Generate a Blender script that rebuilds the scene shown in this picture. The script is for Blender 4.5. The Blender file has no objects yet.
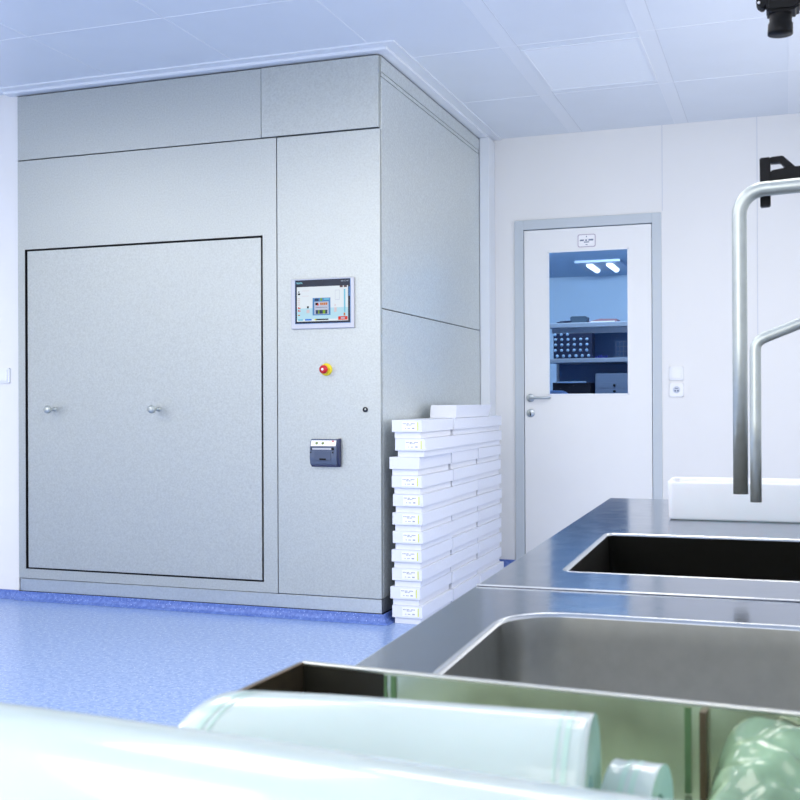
import bpy, bmesh, math, random
from mathutils import Vector, Matrix
random.seed(4)
C = bpy.context.scene.collection
PI = math.pi

# ------------------------------------------------------------------ materials
def mat(name, col, rough=.5, metal=0., coat=0., coat_rough=.05, noise=0., nscale=60., bump=0., bscale=200.,
        trans=0., spec=.5, rnoise=0., emit=None, estr=0., ior=1.45, sub=0., alpha=1.):
    m = bpy.data.materials.new(name); m.use_nodes = True
    nt = m.node_tree; p = nt.nodes['Principled BSDF']
    p.inputs['Base Color'].default_value = (*col, 1)
    p.inputs['Roughness'].default_value = rough
    p.inputs['Metallic'].default_value = metal
    p.inputs['Coat Weight'].default_value = coat
    p.inputs['Coat Roughness'].default_value = coat_rough
    p.inputs['Transmission Weight'].default_value = trans
    p.inputs['Specular IOR Level'].default_value = spec
    p.inputs['IOR'].default_value = ior
    p.inputs['Alpha'].default_value = alpha
    if sub:
        p.inputs['Subsurface Weight'].default_value = sub
        p.inputs['Subsurface Radius'].default_value = (.02, .03, .03)
        p.inputs['Subsurface Scale'].default_value = 1.
    if emit:
        p.inputs['Emission Color'].default_value = (*emit, 1)
        p.inputs['Emission Strength'].default_value = estr
    tc = nt.nodes.new('ShaderNodeTexCoord')
    def nz(scale, detail=3):
        n = nt.nodes.new('ShaderNodeTexNoise'); n.inputs['Scale'].default_value = scale
        n.inputs['Detail'].default_value = detail
        nt.links.new(tc.outputs['Object'], n.inputs['Vector']); return n
    if noise or rnoise:
        n = nz(nscale)
        if noise:
            r = nt.nodes.new('ShaderNodeMapRange'); r.inputs[1].default_value = .25; r.inputs[2].default_value = .75
            r.inputs[3].default_value = 1 - noise; r.inputs[4].default_value = 1 + noise
            nt.links.new(n.outputs['Fac'], r.inputs[0])
            x = nt.nodes.new('ShaderNodeVectorMath'); x.operation = 'SCALE'
            x.inputs[0].default_value = col
            nt.links.new(r.outputs[0], x.inputs['Scale'])
            nt.links.new(x.outputs[0], p.inputs['Base Color'])
        if rnoise:
            r2 = nt.nodes.new('ShaderNodeMapRange'); r2.inputs[1].default_value = .3; r2.inputs[2].default_value = .7
            r2.inputs[3].default_value = max(.02, rough - rnoise); r2.inputs[4].default_value = rough + rnoise
            nt.links.new(n.outputs['Fac'], r2.inputs[0]); nt.links.new(r2.outputs[0], p.inputs['Roughness'])
    if bump:
        b = nt.nodes.new('ShaderNodeBump'); b.inputs['Strength'].default_value = bump
        b.inputs['Distance'].default_value = .002
        n = nz(bscale); nt.links.new(n.outputs['Fac'], b.inputs['Height'])
        nt.links.new(b.outputs[0], p.inputs['Normal'])
    return m

def srgb(r, g, b):
    f = lambda c: (c/255/12.92) if c/255 <= .04045 else ((c/255+.055)/1.055)**2.4
    return (f(r), f(g), f(b))

WALL = mat('wall_paint', srgb(236, 237, 238), .45, noise=.01, nscale=3)
CEIL = mat('ceiling_panel_paint', srgb(226, 233, 242), .35, noise=.015, nscale=4, spec=.4)
CEILSTRIP = mat('ceiling_profile_paint', srgb(230, 236, 244), .3)
CEILLINE = mat('ceiling_joint_line', srgb(236, 241, 248), .4)
JOINT = mat('panel_joint_grey', srgb(212, 217, 226), .6)  # grey of the joint lines between panels
DOORW = mat('door_white', srgb(238, 240, 242), .35, noise=.01, nscale=5)
DFRAME = mat('door_frame_grey', srgb(198, 207, 215), .4)
BEAD = mat('glazing_bead_white', srgb(240, 244, 250), .3)
PLAST = mat('white_plastic', srgb(240, 243, 250), .25, spec=.5, noise=.01, nscale=30)
CARD = mat('white_card', srgb(232, 236, 247), .5, noise=.012, nscale=40)
STICK = mat('sticker_paper', srgb(247, 248, 252), .4, noise=.01, nscale=60)
INK = mat('sticker_ink', srgb(150, 156, 175), .6, noise=.05, nscale=300)
LIME = mat('lime_strip', srgb(222, 228, 120), .5, noise=.02, nscale=90)
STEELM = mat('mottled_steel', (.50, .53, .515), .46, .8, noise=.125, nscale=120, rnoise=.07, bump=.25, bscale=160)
STEELS = mat('mottled_steel_lit_side', (.72, .755, .74), .46, .8, noise=.13, nscale=110, rnoise=.07, bump=.25, bscale=160)  # same steel as the front, lightened to paint in the side's brightness
STEELP = mat('plinth_steel', (.55, .59, .60), .38, 1., noise=.08, nscale=110, rnoise=.05, bump=.1, bscale=160)
STEELC = mat('worktop_steel', (.25, .29, .37), .13, 1., noise=.03, nscale=25, rnoise=.03, bump=.04, bscale=60)
STEELB = mat('basin_steel', (.42, .43, .42), .30, 1., noise=.05, nscale=60)
STEELE = mat('polished_steel_edge', (.56, .58, .60), .25, 1., noise=.02, nscale=90)
CHROME = mat('spout_steel', (.50, .54, .52), .36, .6, noise=.06, nscale=70, rnoise=.04)
DARK = mat('dark_gap', (.012, .012, .014), .7, noise=.1, nscale=50)
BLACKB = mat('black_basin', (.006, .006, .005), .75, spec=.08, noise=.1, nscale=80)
BLACK = mat('black_plastic', (.007, .0075, .009), .5, spec=.2, noise=.15, nscale=120)
GLASS = mat('door_glass', (.80, .88, 1.), .0, trans=1., ior=1.02, spec=.5, noise=.0)
HANDLE = mat('brushed_handle_steel', (.50, .54, .56), .3, 1., noise=.05, nscale=200)
RED = mat('red_plastic', srgb(200, 35, 45), .35, noise=.03, nscale=200)
YEL = mat('yellow_plastic', srgb(235, 215, 40), .4, noise=.03, nscale=200)
BEZEL = mat('bezel_grey', srgb(196, 198, 206), .4, .3, noise=.02, nscale=200)
PRNB = mat('printer_slate_plastic', srgb(86, 98, 122), .35, noise=.03, nscale=150)
PRND = mat('printer_navy_plastic', srgb(40, 48, 84), .4, noise=.03, nscale=150)
FILM = mat('pale_green_film', srgb(206, 221, 217), .28, coat=.9, coat_rough=.08, noise=.03, nscale=14, bump=.12, bscale=22, sub=.25)
FILME = mat('film_green_edge', srgb(190, 220, 208), .3, coat=.8, coat_rough=.08, noise=.04, nscale=50)
FILMC = mat('film_roll_end', srgb(176, 222, 214), .35, coat=.5, noise=.05, nscale=200)
TGREEN = mat('green_reflection_steel', (.58, .64, .49), .22, .85, noise=.12, nscale=18, rnoise=.05)  # polished steel with the rolls' green reflection put into its colour
TDARK = mat('dark_reflection_steel', (.02, .018, .014), .35, .3, noise=.15, nscale=40)  # polished steel with a dark reflection put into its colour
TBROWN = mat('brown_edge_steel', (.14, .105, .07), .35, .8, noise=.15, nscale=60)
TG2 = mat('green_edge_reflection', srgb(88, 122, 84), .35, .1, noise=.15, nscale=60)  # colour for painted reflections of green edges
BR = mat('store_room_paint', srgb(166, 188, 208), .6, noise=.02, nscale=3)
BRF = mat('store_room_floor', srgb(70, 90, 140), .5, noise=.05, nscale=60)
SHELF = mat('shelf_grey_metal', srgb(160, 175, 195), .4, .2, noise=.03, nscale=50)
SDARK = mat('store_dark_blue', srgb(34, 46, 78), .5, noise=.05, nscale=50)
SBLK = mat('store_black', srgb(20, 24, 40), .5, noise=.05, nscale=50)
SGREY = mat('store_grey', srgb(120, 138, 165), .5, noise=.04, nscale=50)
SGREY2 = mat('store_slate', srgb(72, 92, 112), .5, noise=.04, nscale=50)
SRED = mat('store_dusty_red', srgb(165, 130, 140), .6, noise=.04, nscale=50)
SDOT = mat('store_pale_cap', srgb(160, 195, 228), .4, noise=.03, nscale=50)
CHAIRW = mat('chair_pale_blue', srgb(130, 165, 215), .35, noise=.03, nscale=50)

def speckled(name, c0, c1, c2, rough):
    m = bpy.data.materials.new(name); m.use_nodes = True
    nt = m.node_tree; p = nt.nodes['Principled BSDF']; L = nt.links
    tc = nt.nodes.new('ShaderNodeTexCoord')
    n = nt.nodes.new('ShaderNodeTexNoise'); n.inputs['Scale'].default_value = 55; n.inputs['Detail'].default_value = 4
    L.new(tc.outputs['Object'], n.inputs['Vector'])
    r = nt.nodes.new('ShaderNodeValToRGB'); r.color_ramp.elements[0].position = .38; r.color_ramp.elements[1].position = .66
    r.color_ramp.elements[0].color = (*c0, 1); r.color_ramp.elements[1].color = (*c1, 1)
    L.new(n.outputs['Fac'], r.inputs[0])
    v = nt.nodes.new('ShaderNodeTexVoronoi'); v.inputs['Scale'].default_value = 75
    L.new(tc.outputs['Object'], v.inputs['Vector'])
    r2 = nt.nodes.new('ShaderNodeValToRGB'); r2.color_ramp.elements[0].position = .12; r2.color_ramp.elements[1].position = .22
    r2.color_ramp.elements[0].color = (1, 1, 1, 1); r2.color_ramp.elements[1].color = (0, 0, 0, 1)
    L.new(v.outputs['Distance'], r2.inputs[0])
    mx = nt.nodes.new('ShaderNodeMix'); mx.data_type = 'RGBA'
    L.new(r2.outputs[0], mx.inputs[0]); L.new(r.outputs[0], mx.inputs[6]); mx.inputs[7].default_value = (*c2, 1)
    L.new(mx.outputs[2], p.inputs['Base Color'])
    p.inputs['Roughness'].default_value = rough
    return m
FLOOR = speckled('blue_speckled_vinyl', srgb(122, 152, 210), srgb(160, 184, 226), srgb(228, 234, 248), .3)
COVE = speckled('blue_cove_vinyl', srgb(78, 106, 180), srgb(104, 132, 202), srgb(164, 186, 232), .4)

# ------------------------------------------------------------------ mesh helper
class MB:
    def __init__(s): s.bm = bmesh.new(); s.mats = []
    def mi(s, m):
        if m not in s.mats: s.mats.append(m)
        return s.mats.index(m)
    def merge(s, b2, m, smooth=False):
        i = s.mi(m); b2.verts.index_update(); vs = [s.bm.verts.new(v.co) for v in b2.verts]
        for f in b2.faces:
            try: nf = s.bm.faces.new([vs[v.index] for v in f.verts])
            except ValueError: continue
            nf.material_index = i; nf.smooth = smooth
        b2.free()
    def box(s, x0, x1, y0, y1, z0, z1, m, bev=0., seg=2, taper=None):
        b = bmesh.new(); x0, x1 = sorted((x0, x1)); y0, y1 = sorted((y0, y1)); z0, z1 = sorted((z0, z1))
        v = [b.verts.new(p) for p in ((x0,y0,z0),(x1,y0,z0),(x1,y1,z0),(x0,y1,z0),(x0,y0,z1),(x1,y0,z1),(x1,y1,z1),(x0,y1,z1))]
        for f in ((3,2,1,0),(4,5,6,7),(0,1,5,4),(1,2,6,5),(2,3,7,6),(3,0,4,7)): b.faces.new([v[i] for i in f])
        if taper:
            cx, cy = (x0+x1)/2, (y0+y1)/2
            for q in v[:4]: q.co.x = cx+(q.co.x-cx)*taper; q.co.y = cy+(q.co.y-cy)*taper
        if bev: bmesh.ops.bevel(b, geom=list(b.edges), offset=bev, segments=seg, affect='EDGES', profile=.5)
        s.merge(b, m)
        return s
    def prism(s, pts, axis, a0, a1, m, bev=0.):
        """pts: 2D polygon; axis 'y': pts are (x,z) extruded y; 'z': (x,y); 'x': (y,z)"""
        def P(p, a): return {'y': (p[0], a, p[1]), 'z': (p[0], p[1], a), 'x': (a, p[0], p[1])}[axis]
        b = bmesh.new(); n = len(pts)
        v0 = [b.verts.new(P(p, a0)) for p in pts]; v1 = [b.verts.new(P(p, a1)) for p in pts]
        b.faces.new(v0); b.faces.new(v1[::-1])
        for i in range(n): b.faces.new((v0[(i+1)%n], v0[i], v1[i], v1[(i+1)%n]))
        bmesh.ops.recalc_face_normals(b, faces=b.faces)
        if bev: bmesh.ops.bevel(b, geom=list(b.edges), offset=bev, segments=2, affect='EDGES')
        s.merge(b, m); return s
    def lathe(s, prof, p0, axis, m, seg=40, closed=False):
        """prof: list of (distance along axis, radius)"""
        p0 = Vector(p0); ax = Vector(axis).normalized()
        a = ax.orthogonal().normalized(); c = ax.cross(a)
        b = bmesh.new(); rings = []
        for d, r in prof:
            if r <= 1e-6: rings.append([b.verts.new(p0+ax*d)])
            else: rings.append([b.verts.new(p0+ax*d+(a*math.cos(t)+c*math.sin(t))*r) for t in (2*PI*k/seg for k in range(seg))])
        R = list(zip(rings, rings[1:]))
        if closed: R.append((rings[-1], rings[0]))
        for q, w in R:
            for k in range(seg):
                k2 = (k+1) % seg
                if len(q) == 1 and len(w) == 1: continue
                if len(q) == 1: b.faces.new((q[0], w[k2], w[k]))
                elif len(w) == 1: b.faces.new((q[k], q[k2], w[0]))
                else: b.faces.new((q[k], q[k2], w[k2], w[k]))
        bmesh.ops.recalc_face_normals(b, faces=b.faces)
        s.merge(b, m, True); return s
    def cyl(s, p0, p1, r, m, seg=32, bev=0.):
        p0, p1 = Vector(p0), Vector(p1); L = (p1-p0).length
        pr = [(0, 0), (0, r-bev), (bev, r), (L-bev, r), (L, r-bev), (L, 0)] if bev else [(0, 0), (0, r), (L, r), (L, 0)]
        return s.lathe(pr, p0, p1-p0, m, seg)
    def tube(s, path, r, m, seg=24, wall=None):
        """tube along a path of points, hollow ends if wall"""
        path = [Vector(p) for p in path]; b = bmesh.new(); rings = []; inner = []
        up = None
        for i, p in enumerate(path):
            t = (path[min(i+1, len(path)-1)]-path[max(i-1, 0)]).normalized()
            if up is None: up = t.orthogonal().normalized()
            up = (up-t*up.dot(t)).normalized(); c = t.cross(up)
            mk = lambda rr: [b.verts.new(p+(up*math.cos(a)+c*math.sin(a))*rr) for a in (2*PI*k/seg for k in range(seg))]
            rings.append(mk(r))
            if wall: inner.append(mk(r-wall))
        for S in ([rings, inner] if wall else [rings]):
            for q, w in zip(S, S[1:]):
                for k in range(seg): b.faces.new((q[k], q[(k+1)%seg], w[(k+1)%seg], w[k]))
        if wall:
            for e in (0, -1):
                for k in range(seg): b.faces.new((rings[e][k], rings[e][(k+1)%seg], inner[e][(k+1)%seg], inner[e][k]))
        else:
            b.faces.new(rings[0]); b.faces.new(rings[-1])
        bmesh.ops.recalc_face_normals(b, faces=b.faces)
        s.merge(b, m, True); return s
    def quad(s, pts, m):
        i = s.mi(m); f = s.bm.faces.new([s.bm.verts.new(p) for p in pts]); f.material_index = i; return s
    def loft(s, loops, m, cap=True, smooth=True):
        b = bmesh.new(); R = [[b.verts.new(p) for p in l] for l in loops]; n = len(loops[0])
        for q, w in zip(R, R[1:]):
            for k in range(n): b.faces.new((q[k], q[(k+1)%n], w[(k+1)%n], w[k]))
        if cap: b.faces.new(R[-1])
        s.merge(b, m, smooth); return s
    def plate(s, outer, holes, z, m):
        b = bmesh.new()
        for l in [outer]+holes:
            vs = [b.verts.new((p[0], p[1], z)) for p in l]
            for i in range(len(vs)): b.edges.new((vs[i], vs[(i+1)%len(vs)]))
        bmesh.ops.triangle_fill(b, edges=b.edges, use_beauty=True, normal=(0, 0, 1))
        s.merge(b, m); return s
    def build(s, name, parent=None, M=None, auto=None):
        me = bpy.data.meshes.new(name)
        if M is not None: s.bm.transform(M)
        s.bm.to_mesh(me); s.bm.free()
        for m in s.mats: me.materials.append(m)
        o = bpy.data.objects.new(name, me); C.objects.link(o)
        if parent is not None:
            o.parent = parent
            if not parent.get('_nz'):
                o.matrix_parent_inverse = parent.matrix_world_inv if hasattr(parent, 'matrix_world_inv') else Matrix()
        return o

def empty(name, loc=(0, 0, 0), rz=0.):
    o = bpy.data.objects.new(name, None); C.objects.link(o); o.location = loc; o.rotation_euler = (0, 0, rz)
    o.empty_display_size = .05
    return o
def tag(o, label=None, cat=None, group=None, kind=None):
    if label: o['label'] = label
    if cat: o['category'] = cat
    if group: o['group'] = group
    if kind: o['kind'] = kind
    return o
def thing(name, label, cat, loc=(0, 0, 0), rz=0., group=None):
    return tag(empty(name, loc, rz), label, cat, group)
def struct(mb, name):
    return tag(mb.build(name), kind='structure')
def rrect(x0, x1, y0, y1, r, n=8):
    pts = []
    for cx, cy, a in ((x1-r, y1-r, 0), (x0+r, y1-r, PI/2), (x0+r, y0+r, PI), (x1-r, y0+r, 1.5*PI)):
        for k in range(n+1):
            t = a+PI/2*k/n; pts.append((cx+r*math.cos(t), cy+r*math.sin(t)))
    return pts
def text_bm(mb, txt, size, M, m, align='LEFT', sx=1.):
    cu = bpy.data.curves.new('t', 'FONT'); cu.body = txt; cu.size = size; cu.align_x = align; cu.resolution_u = 3
    o = bpy.data.objects.new('t', cu); C.objects.link(o)
    dg = bpy.context.evaluated_depsgraph_get(); me = bpy.data.meshes.new_from_object(o.evaluated_get(dg))
    b = bmesh.new(); b.from_mesh(me); b.transform(M @ Matrix.Diagonal((sx, 1, 1, 1)))
    mb.merge(b, m)
    bpy.data.objects.remove(o); bpy.data.curves.remove(cu); bpy.data.meshes.remove(me)
def front(x, y, z):   # text facing -y
    return Matrix.Translation((x, y, z)) @ Matrix.Rotation(PI/2, 4, 'X')

# ------------------------------------------------------------------ the room
V0 = 4.843; VW = 6.775; CZ = 2.72; UL = -6.0; UR = .85; VB = -2.6
struct(MB().box(UL-.1, UR+.1, VB-.1, VW, -.1, 0, FLOOR), 'floor')
struct(MB().box(UL-.1, UR+.1, VB-.1, VW+.1, CZ, CZ+.1, CEIL), 'ceiling')
w = MB()                                           # back wall with the door opening
D0, D1, DT = -1.617, -.709, 2.19
w.box(-1.95, D0, VW, VW+.1, 0, CZ, WALL); w.box(D1, UR+.1, VW, VW+.1, 0, CZ, WALL); w.box(D0, D1, VW, VW+.1, DT, CZ, WALL)
struct(w, 'wall_back')
struct(MB().box(UL, -3.895, V0+.02, V0+.12, 0, CZ, WALL), 'wall_left_partition')
struct(MB().box(UL-.1, UL, VB, V0+.12, 0, CZ, WALL), 'wall_left')
struct(MB().box(UR, UR+.1, VB, VW, 0, CZ, WALL), 'wall_right')
struct(MB().box(UL-.1, UR+.1, VB-.1, VB, 0, CZ, WALL), 'wall_front')
# joints between wall panels
for k, x in enumerate((-.703, -.156)):
    struct(MB().box(x-.002, x+.002, VW-.002, VW+.01, DT+.01 if k == 0 else .05, CZ, JOINT), f'trim_{k+1}')
# blue coved skirting
def cove(pts, name, kind=True):
    prof = [(.0, .045), (.006, .045), (.008, .028), (.018, .012), (.038, .001), (.0, .001)]
    mb = MB(); b = bmesh.new(); rings = []
    for i, p in enumerate(pts):
        p = Vector((*p, 0)); ds = []
        if i > 0: ds.append((p-Vector((*pts[i-1], 0))).normalized())
        if i < len(pts)-1: ds.append((Vector((*pts[i+1], 0))-p).normalized())
        ns = [Vector((d.y, -d.x, 0)) for d in ds]
        n = sum(ns, Vector()); n = n/n.length; n = n/max(.3, n.dot(ns[0]))
        rings.append([b.verts.new(p+n*a+Vector((0, 0, z))) for a, z in prof])
    for q, w_ in zip(rings, rings[1:]):
        for k in range(len(prof)): b.faces.new((q[k], q[(k+1)%len(prof)], w_[(k+1)%len(prof)], w_[k]))
    b.faces.new(rings[0]); b.faces.new(rings[-1])
    bmesh.ops.recalc_face_normals(b, faces=b.faces); mb.merge(b, COVE)
    return struct(mb, name)
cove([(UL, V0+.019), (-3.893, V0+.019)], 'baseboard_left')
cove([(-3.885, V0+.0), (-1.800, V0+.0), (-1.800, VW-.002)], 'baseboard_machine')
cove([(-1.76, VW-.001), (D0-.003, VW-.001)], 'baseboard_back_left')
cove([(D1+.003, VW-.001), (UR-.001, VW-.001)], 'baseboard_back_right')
MV1_ = 6.62
# moulding between machine top and ceiling
m = MB()
m.box(-3.94, -1.755, V0-.045, V0+.02, 2.700, CZ, CEILSTRIP, .003)
m.box(-1.815, -1.755, V0+.02, VW-.002, 2.700, CZ, CEILSTRIP, .003)
m.box(-3.99, -1.70, V0-.10, V0-.045, 2.712, CZ, CEILSTRIP)
m.box(-1.755, -1.70, V0-.045, VW-.002, 2.712, CZ, CEILSTRIP)
struct(m, 'trim_3')
struct(MB().box(-1.806, -1.745, MV1_+.002, VW-.002, .05, 2.70, CEILSTRIP, .003), 'trim_4')
# ceiling joints
for k, x in enumerate((-3.25, -2.54, -1.832)):
    struct(MB().box(x-.003, x+.003, 1.2, V0-.10, CZ-.002, CZ+.001, CEILLINE), f'trim_{5+k}')
for k, x in enumerate((-1.262, -.625, .02)):
    y1 = VW-.01
    m = MB().box(x-.002, x+.002, 1.2, y1, CZ-.002, CZ+.001, CEILLINE)
    m.box(x, x+.075, 1.2, y1, CZ-.0015, CZ+.001, CEILSTRIP); m.box(x+.075, x+.078, 1.2, y1, CZ-.002, CZ+.001, JOINT)
    struct(m, f'trim_{8+k}')
for k, y in enumerate((4.13, 5.02, 5.88)):
    x0 = -1.70 if y > V0-.1 else -5.9
    struct(MB().box(x0, UR-.01, y-.002, y+.002, CZ-.0022, CZ+.001, CEILLINE), f'trim_{11+k}')

# dim flush ceiling light in view
t = thing('ceiling_light', 'flush square ceiling light panel, unlit looking, set in ceiling beyond machine corner', 'ceiling light', (-.905, 5.45, CZ))
m = MB()
for a in ((-.28, .28, -.36, -.345), (-.28, .28, .345, .36), (-.28, -.265, -.345, .345), (.265, .28, -.345, .345)): m.box(*a, -.006, 0, CEILSTRIP, .001)
m.build('frame', t)
LDIF = mat('light_diffuser', srgb(230, 237, 246), .3, emit=(.85, .92, 1.), estr=.03, noise=.01, nscale=60)
MB().box(-.265, .265, -.345, .345, -.003, 0, LDIF).build('diffuser', t)

# ------------------------------------------------------------------ door
dr = tag(empty('door_1', (-1.163, VW, 0)), kind='structure')
def L(x): return x+1.163
m = MB()
fy0, fy1 = -.012, .10
m.box(L(D0), L(-1.560), fy0, fy1, .002, DT, DFRAME, .002); m.box(L(-.764), L(D1), fy0, fy1, .002, DT, DFRAME, .002)
m.box(L(-1.560), L(-.764), fy0, fy1, 2.130, DT, DFRAME, .002)
m.build('door_frame', dr)
m = MB()                                            # leaf with glazed opening
lx0, lx1, lz0, lz1 = L(-1.556), L(-.768), .012, 2.124
wx0, wx1, wz0, wz1 = L(-1.405), L(-.905), 1.087, 1.986
ly0, ly1 = -.004, .038
m.box(lx0, wx0, ly0, ly1, lz0, lz1, DOORW); m.box(wx1, lx1, ly0, ly1, lz0, lz1, DOORW)
m.box(wx0, wx1, ly0, ly1, lz0, wz0, DOORW); m.box(wx0, wx1, ly0, ly1, wz1, lz1, DOORW)
leaf = m.build('door_leaf', dr)
m = MB()
for a in ((wx0, wx0+.008, wz0, wz1), (wx1-.008, wx1, wz0, wz1), (wx0, wx1, wz0, wz0+.008), (wx0, wx1, wz1-.008, wz1)):
    m.box(a[0], a[1], ly0-.004, ly0+.006, a[2], a[3], BEAD, .001)
m.build('glazing_bead', leaf)
MB().box(wx0+.002, wx1-.002, .014, .018, wz0+.002, wz1-.002, GLASS).build('pane', leaf)
m = MB().cyl((L(-1.518), ly0, 1.070), (L(-1.518), ly0-.009, 1.070), .026, HANDLE, bev=.002)
h0 = Vector((L(-1.518), ly0, 1.070))
pth = [h0+Vector(p) for p in ((0, -.005, 0), (0, -.035, 0), (.004, -.047, 0), (.014, -.052, 0), (.10, -.052, 0), (.118, -.050, 0), (.124, -.042, 0), (.124, -.022, 0))]
m.tube(pth, .0085, HANDLE).build('door_handle', leaf)
m = MB().cyl((L(-1.518), ly0, .975), (L(-1.518), ly0-.008, .975), .026, HANDLE, bev=.002)
m.cyl((L(-1.518), ly0-.0075, .980), (L(-1.518), ly0-.011, .980), .008, HANDLE)
m.box(L(-1.5205), L(-1.5155), ly0-.011, ly0-.0075, .958, .978, DARK).build('lock', leaf)
# small framed notice: text too small to read in the photo, drawn as the same faint lines
m = MB().prism([(p[0], p[1]) for p in rrect(L(-1.217), L(-1.106), 2.003, 2.083, .012)], 'y', ly0-.002, ly0, mat('sign_border', srgb(186, 178, 196), .5))
m.prism([(p[0], p[1]) for p in rrect(L(-1.212), L(-1.111), 2.008, 2.078, .009)], 'y', ly0-.003, ly0-.002, STICK)
SI = mat('sign_ink', srgb(120, 132, 158), .6)
for x0, x1, z0, z1 in ((-1.165, -1.158, 2.064, 2.072), (-1.203, -1.178, 2.041, 2.050), (-1.170, -1.159, 2.041, 2.050), (-1.150, -1.120, 2.042, 2.052), (-1.178, -1.145, 2.031, 2.037), (-1.168, -1.155, 2.016, 2.020)):
    m.box(L(x0), L(x1), ly0-.0036, ly0-.003, z0, z1, SI)
m.build('notice', leaf)

# ------------------------------------------------------------------ switch and socket
def switch_body(t, rocker=True):
    m = MB().prism(rrect(-.041, .041, -.041, .041, .007), 'y', -.011, 0, PLAST, .0025)
    m.build('plate', t)
    if rocker: MB().prism(rrect(-.029, .029, -.030, .030, .004), 'y', -.0165, -.011, PLAST, .002).build('rocker', t)
t = thing('light_switch', 'white square rocker light switch above the socket right of the door', 'switch', (-.6235, VW, 1.213)); switch_body(t)
t = thing('wall_socket', 'white square wall socket with grey insert below the switch', 'socket', (-.6225, VW, 1.113)); switch_body(t, False)
m = MB().cyl((0, -.0105, .002), (0, -.0125, .002), .021, mat('socket_insert', srgb(205, 212, 226), .4), bev=.0005)
m.cyl((-.008, -.012, -.004), (-.008, -.0135, -.004), .005, SI).cyl((.008, -.012, -.004), (.008, -.0135, -.004), .005, SI)
m.box(-.010, .010, -.0135, -.012, .008, .013, SI)
m.build('insert', t)
t = thing('light_switch', 'white rocker switch on the wall left of the steel machine, cut by the photo edge', 'switch', (-3.987, V0+.02, 1.200)); switch_body(t)

# ------------------------------------------------------------------ the machine
MU0, MU1, MV1 = -3.880, -1.807, 6.62
mc = thing('washer_disinfector', 'huge ceiling-high brushed steel washer cabinet with large door and control column', 'machine', (-2.84, V0, 0))
mo = Vector((-2.84, V0, 0))
def mp(mb, name, par=mc): return mb.build(name, par, Matrix.Translation(-mo))
G = .003
mp(MB().box(MU0+.015, MU1-.012, V0+.022, MV1-.003, 0, 2.688, DARK), 'body_core')
PT = .022
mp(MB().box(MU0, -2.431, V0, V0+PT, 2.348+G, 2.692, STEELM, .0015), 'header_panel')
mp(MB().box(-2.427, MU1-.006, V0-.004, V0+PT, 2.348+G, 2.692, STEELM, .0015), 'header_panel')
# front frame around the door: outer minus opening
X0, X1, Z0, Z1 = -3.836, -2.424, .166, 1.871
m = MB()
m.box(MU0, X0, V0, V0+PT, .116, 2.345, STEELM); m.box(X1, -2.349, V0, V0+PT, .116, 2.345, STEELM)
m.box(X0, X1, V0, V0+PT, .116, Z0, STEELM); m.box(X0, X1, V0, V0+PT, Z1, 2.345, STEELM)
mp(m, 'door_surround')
m = MB()
for a_ in ((X0, X0+.002, Z0, Z1), (X1-.002, X1, Z0, Z1), (X0, X1, Z0, Z0+.002), (X0, X1, Z1-.002, Z1)): m.box(a_[0], a_[1], V0+.0012, V0+PT+.002, a_[2], a_[3], DARK)
mp(m, 'door_gasket')
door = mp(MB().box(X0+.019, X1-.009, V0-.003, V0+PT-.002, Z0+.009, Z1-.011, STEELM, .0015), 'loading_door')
for x, d in ((-3.648, .058), (-3.015, .066)):
    m = MB().lathe([(0, 0), (0, .012), (.003, .012), (.004, .0075), (d-.02, .0075), (d-.018, .014), (d-.010, .020), (d, .0215), (d+.009, .019), (d+.015, .011), (d+.017, 0)], (x, V0-.003, 1.017), (0, -1, 0), CHROME)
    k = mp(m, 'door_knob', door); k.parent = door
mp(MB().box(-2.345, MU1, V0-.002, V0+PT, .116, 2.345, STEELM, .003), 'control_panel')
mp(MB().box(MU0+.006, MU1-.002, V0+.004, V0+.03, .047, .112, STEELP, .001).box(MU1-.03, MU1-.002, V0+.03, MV1, .047, .112, STEELP), 'plinth')
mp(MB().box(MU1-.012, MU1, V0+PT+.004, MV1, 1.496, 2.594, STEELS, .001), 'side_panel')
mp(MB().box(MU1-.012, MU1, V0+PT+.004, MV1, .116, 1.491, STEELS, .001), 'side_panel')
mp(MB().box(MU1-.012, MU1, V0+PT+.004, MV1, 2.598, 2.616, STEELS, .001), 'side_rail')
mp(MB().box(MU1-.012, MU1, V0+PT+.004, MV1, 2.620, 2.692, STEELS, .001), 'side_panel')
mp(MB().box(MU0+.004, MU1-.004, V0+PT, MV1, 2.688, 2.696, STEELM, .001), 'top_cover')

# touch screen
sx0, sx1, sz0, sz1 = -2.266, -1.936, 1.403, 1.646
t = thing('touch_screen', 'grey framed touch screen glowing on the steel control panel', 'screen', ((sx0+sx1)/2, V0-.002, (sz0+sz1)/2))
def tb(mb, name, par=t): return mb.build(name, par, Matrix.Translation(-Vector(t.location)))
fy = V0-.002
tb(MB().box(sx0, sx1, fy-.012, fy, sz0, sz1, BEZEL, .004), 'bezel')
gx0, gx1, gz0, gz1 = sx0+.022, sx1-.017, sz0+.024, sz1-.006
tb(MB().box(gx0, gx1, fy-.0135, fy-.011, gz0, gz1, mat('screen_blue_rim', srgb(120, 160, 210), .3)).box(gx0+.002, gx1-.002, fy-.0140, fy-.0130, gz0+.002, gz1-.001, mat('screen_glass', srgb(40, 46, 58), .2)), 'glass')
def em(name, c, s=.9): return mat(name, tuple(v*.5 for v in srgb(*c)), .5, emit=srgb(*c), estr=s*.62, spec=.1)
E_bg = em('display_white', (232, 238, 236), .55); E_low = em('display_pale_teal', (190, 226, 232), .55); E_blu = em('display_blue', (96, 150, 200), .4); E_bl2 = em('display_bright_blue', (60, 130, 225), .5)
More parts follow.
